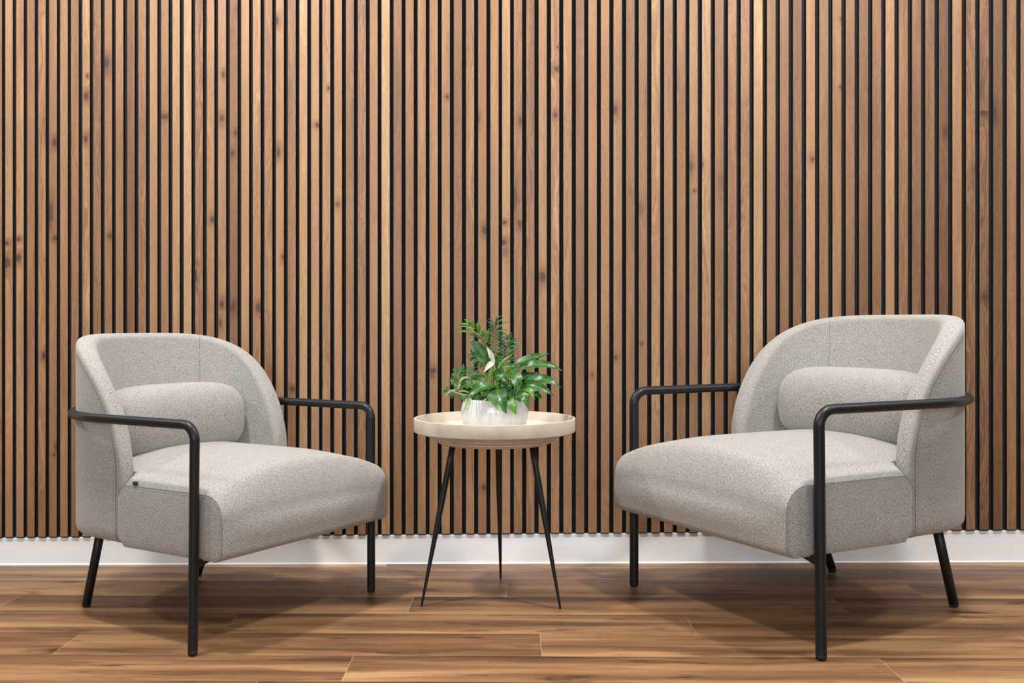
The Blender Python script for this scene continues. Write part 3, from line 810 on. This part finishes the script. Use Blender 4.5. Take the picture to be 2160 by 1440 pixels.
# flower
fl_root = empty('flower', (0, 0, 0)); fl_root.parent = lily
mb = MB(); stalk(mb, soil+Vector((-.02, -.02, 0)), Z(700, 655, -.045), .0026, .0018); o = child(mb, 'flower_stalk', M['pale_stem'], lily); o.parent = fl_root
for (b, c, t, w, fc) in (((690, 655, -.045), (690, 560, -.05), (612, 470, -.045), 62, (-.4, -1, .2)), ((715, 655, -.05), (660, 660, -.06), (578, 778, -.06), 66, (.2, -1, .6))):
    mb = MB(); blade(mb, Z(*b), Z(*c), Z(*t), w/PXM, fc, cup=.25); o = child(mb, 'spathe', M['spathe'], lily); o.parent = fl_root
mb = MB(); a = Z(706, 665, -.056); b = Z(704, 618, -.056); mb.tube([a, lerp(a, b, .5), b], [.0022, .0026, .0016], 10, cap='round'); o = child(mb, 'spadix', M['spadix'], lily); o.parent = fl_root
mb = MB(); blade(mb, Z(610, 925, -.05), Z(640, 840, -.055), Z(665, 725, -.05), 62/PXM, (0, -1, .1), cup=.3, base_w=.8, sharp=.4); child(mb, 'leaf', M['pale_stem'], lily)

palm = tag(empty('parlour_palm', tuple(soil+Vector((0, .03, 0)))), 'parlour palm with tall feathery fronds of narrow leaflets', 'plant', 'plants in the white bowl')
def frond(rach, leaflets, mat, auto=None, seed=0):
    mb = MB(); rr = random.Random(seed)
    pts = [Z(*p) for p in rach]; n = 24
    def cur(t):
        if len(pts) == 2: return lerp(pts[0], pts[1], t)
        return pts[0]*(1-t)**2+pts[1]*2*t*(1-t)+pts[2]*t*t
    mb.tube([cur(k/12) for k in range(13)], [lerp(.0014, .0005, k/12) for k in range(13)], 6, cap='flat')
    for (b, t, w) in leaflets:
        B, T = Z(*b), Z(*t); c = lerp(B, T, .5)+Vector((0, -.004, .006)); blade(mb, B, c, T, w/PXM, (rr.uniform(-.3, .3), -1, .5), cup=.1, n=8, m=4, peak=.45)
    if auto:
        cnt, t0, l0, ang0, ang1, w = auto
        for k in range(cnt):
            t = t0+(1-t0)*k/(cnt-1)
            B = cur(t); d = (cur(min(1, t+.05))-cur(max(0, t-.05))).normalized()
            for sg in (-1, 1):
                ln = l0*(.55+.6*math.sin(math.pi*min(1, .18+t*.75)))*rr.uniform(.85, 1.1)
                an = math.radians(lerp(ang0, ang1, t)+rr.uniform(-8, 8))
                sd = Vector((d.z, 0, -d.x)).normalized()*sg
                v = d*math.cos(an)+sd*math.sin(an)+Vector((0, rr.uniform(-.35, .35), 0)); v.normalize()
                T = B+v*ln/PXM*1.0; c = B+v*ln/PXM*.5+Vector((0, -.003, .004)); T = T+Vector((0, 0, -.12*ln/PXM))
                blade(mb, B, c, T, w/PXM, (0, -1, .45), cup=.1, n=7, m=4, peak=.4)
    child(mb, 'frond', mat, palm)
frond(((650, 640, .03), (640, 400, .02), (405, 170, .0)), [((505, 295, .0), (205, 284, -.01), 30), ((475, 248, .0), (238, 210, -.01), 30), ((440, 212, 0), (255, 190, -.01), 24), ((425, 200, 0), (338, 134, 0), 26),
      ((470, 245, 0), (408, 140, 0), 50), ((525, 300, 0), (500, 168, 0), 52), ((575, 360, 0), (560, 258, 0), 52), ((612, 410, .0), (638, 250, 0), 50), ((520, 310, 0), (300, 288, 0), 22), ((600, 400, .01), (385, 312, 0), 26), ((560, 350, 0), (420, 300, 0), 22)], M['palm_light'])
frond(((745, 900, .04), (725, 520, .05), (705, 195, .03)), [((705, 215, .03), (865, 100, .03), 18), ((712, 260, .03), (900, 158, .03), 22), ((710, 150, .03), (798, 92, .03), 16), ((715, 290, .03), (875, 270, .02), 18)], M['palm'], (14, .36, 165, 68, 34, 15), 4)
frond(((850, 900, .03), (870, 640, .04), (865, 350, .04)), [((865, 400, .04), (875, 325, .04), 44), ((870, 430, .04), (1045, 412, .03), 20), ((868, 470, .04), (1028, 470, .03), 24), ((866, 520, .04), (1005, 500, .03), 24)], M['palm'], (10, .34, 150, 70, 42, 15), 7)
frond(((620, 900, .03), (590, 620, .03), (440, 560, .02)), [((500, 590, .02), (362, 592, .01), 20), ((510, 600, .02), (370, 700, .01), 22), ((490, 580, .02), (415, 548, .02), 18), ((540, 610, .02), (425, 690, .01), 22), ((580, 640, .02), (530, 740, .02), 22)], M['palm'], (9, .4, 120, 72, 45, 16), 9)
frond(((700, 900, .05), (690, 640, .06), (600, 400, .05)), [], M['palm'], (9, .45, 110, 70, 40, 15), 12)
frond(((800, 900, .05), (800, 640, .06), (930, 400, .05)), [], M['palm'], (9, .5, 120, 70, 40, 16), 13)
frond(((780, 900, .05), (790, 640, .06), (790, 340, .06)), [], M['palm'], (8, .5, 110, 70, 40, 16), 14)

ivy = tag(empty('ivy', tuple(soil+Vector((-.03, -.02, 0)))), 'small ivy with lobed dull green leaves at the left of the bowl', 'plant', 'plants in the white bowl')
def ivy_leaf(cx, cy, dy, size, rot, tilt=(.1, -1, .4), mat='ivy'):
    prof = [(0, -.15), (.25, -.32), (.55, -.25), (.62, .02), (.42, .12), (.72, .42), (.55, .62), (.30, .42), (.16, .72), (0, 1.05)]
    out = [(x, y) for x, y in prof]+[(-x, y) for x, y in prof[-2:0:-1]]
    mb = MB(); C0 = Z(cx, cy, dy); f = Vector(tilt).normalized(); up = Vector((math.sin(rot), 0, math.cos(rot))); up = (up-f*up.dot(f)).normalized(); sd = up.cross(f)
    s = size/PXM/1.2
    rings = []; uvs = []
    for q in (.02, .35, .7, 1):
        rings.append([C0+sd*(x*q*s)+up*(y*q*s)+f*(-.18*s*(x*x)*q*q+.05*s*math.sin(5*x+3*y)*q) for x, y in out]); uvs.append([(x*q*.8, .5+.4*y*q) for x, y in out])
    mb.grid(rings, uvs, close_u=True)
    stalk(mb, soil+Vector((-.03, -.02, 0)) if cx < 600 else soil+Vector((.01, -.03, 0)), C0, .0010, .0007)
    child(mb, 'leaf', M[mat], ivy)
for q in ((265, 815, -.02, 150, .35), (325, 760, -.01, 110, .1), (215, 865, -.02, 90, 3.6), (385, 775, -.03, 70, .8), (430, 740, .0, 70, .2), (460, 800, -.03, 110, 1.5), (130, 985, -.04, 80, -1.4), (200, 1035, -.05, 90, -2),
          (320, 1060, -.06, 100, 2.8), (240, 935, -.03, 60, -.6), (885, 1035, -.08, 70, 2.8), (590, 930, -.05, 80, .4), (300, 900, 0, 90, 3.0), (400, 1050, -.05, 90, 3.4), (500, 1080, -.06, 90, 3.0), (1010, 1090, -.07, 70, 3.0)):
    ivy_leaf(*q)

spd = tag(empty('spider_plant', tuple(soil+Vector((-.03, -.04, 0)))), 'spider plant with thin arching cream-edged leaves over the bowl rim', 'plant', 'plants in the white bowl')
for k, (b, c, t, w) in enumerate((((390, 838, -.05), (280, 830, -.06), (270, 965, -.06), 26), ((450, 1005, -.07), (390, 1090, -.11), (318, 1300, -.11), 24), ((470, 1000, -.08), (400, 1080, -.11), (408, 1205, -.115), 26), ((640, 1120, -.08), (610, 1070, -.1), (545, 1160, -.11), 18),
        ((600, 1110, -.08), (680, 1080, -.11), (660, 1190, -.115), 20), ((560, 1060, -.08), (560, 1000, -.09), (600, 1040, -.1), 20), ((240, 1000, -.06), (160, 980, -.07), (105, 1075, -.07), 20), ((430, 1040, -.06), (330, 990, -.09), (270, 1010, -.09), 20),
        ((450, 1060, -.05), (330, 1060, -.08), (200, 1010, -.08), 16), ((520, 960, -.05), (480, 900, -.07), (440, 870, -.07), 34), ((560, 950, -.06), (520, 900, -.08), (480, 880, -.08), 30), ((560, 930, -.05), (555, 880, -.05), (565, 850, -.05), 24), ((300, 970, -.05), (230, 930, -.06), (215, 915, -.06), 16))):
    mb = MB(); B = Z(*b); blade(mb, B, Z(*c), Z(*t), w/PXM, (0, -1, .5), cup=.25, n=14, m=6, peak=.3, base_w=.6, sharp=.6)
    stalk(mb, soil+Vector((-.03, -.04, 0)), B, .0012, .0010)
    child(mb, 'leaf', M['spider'], spd)
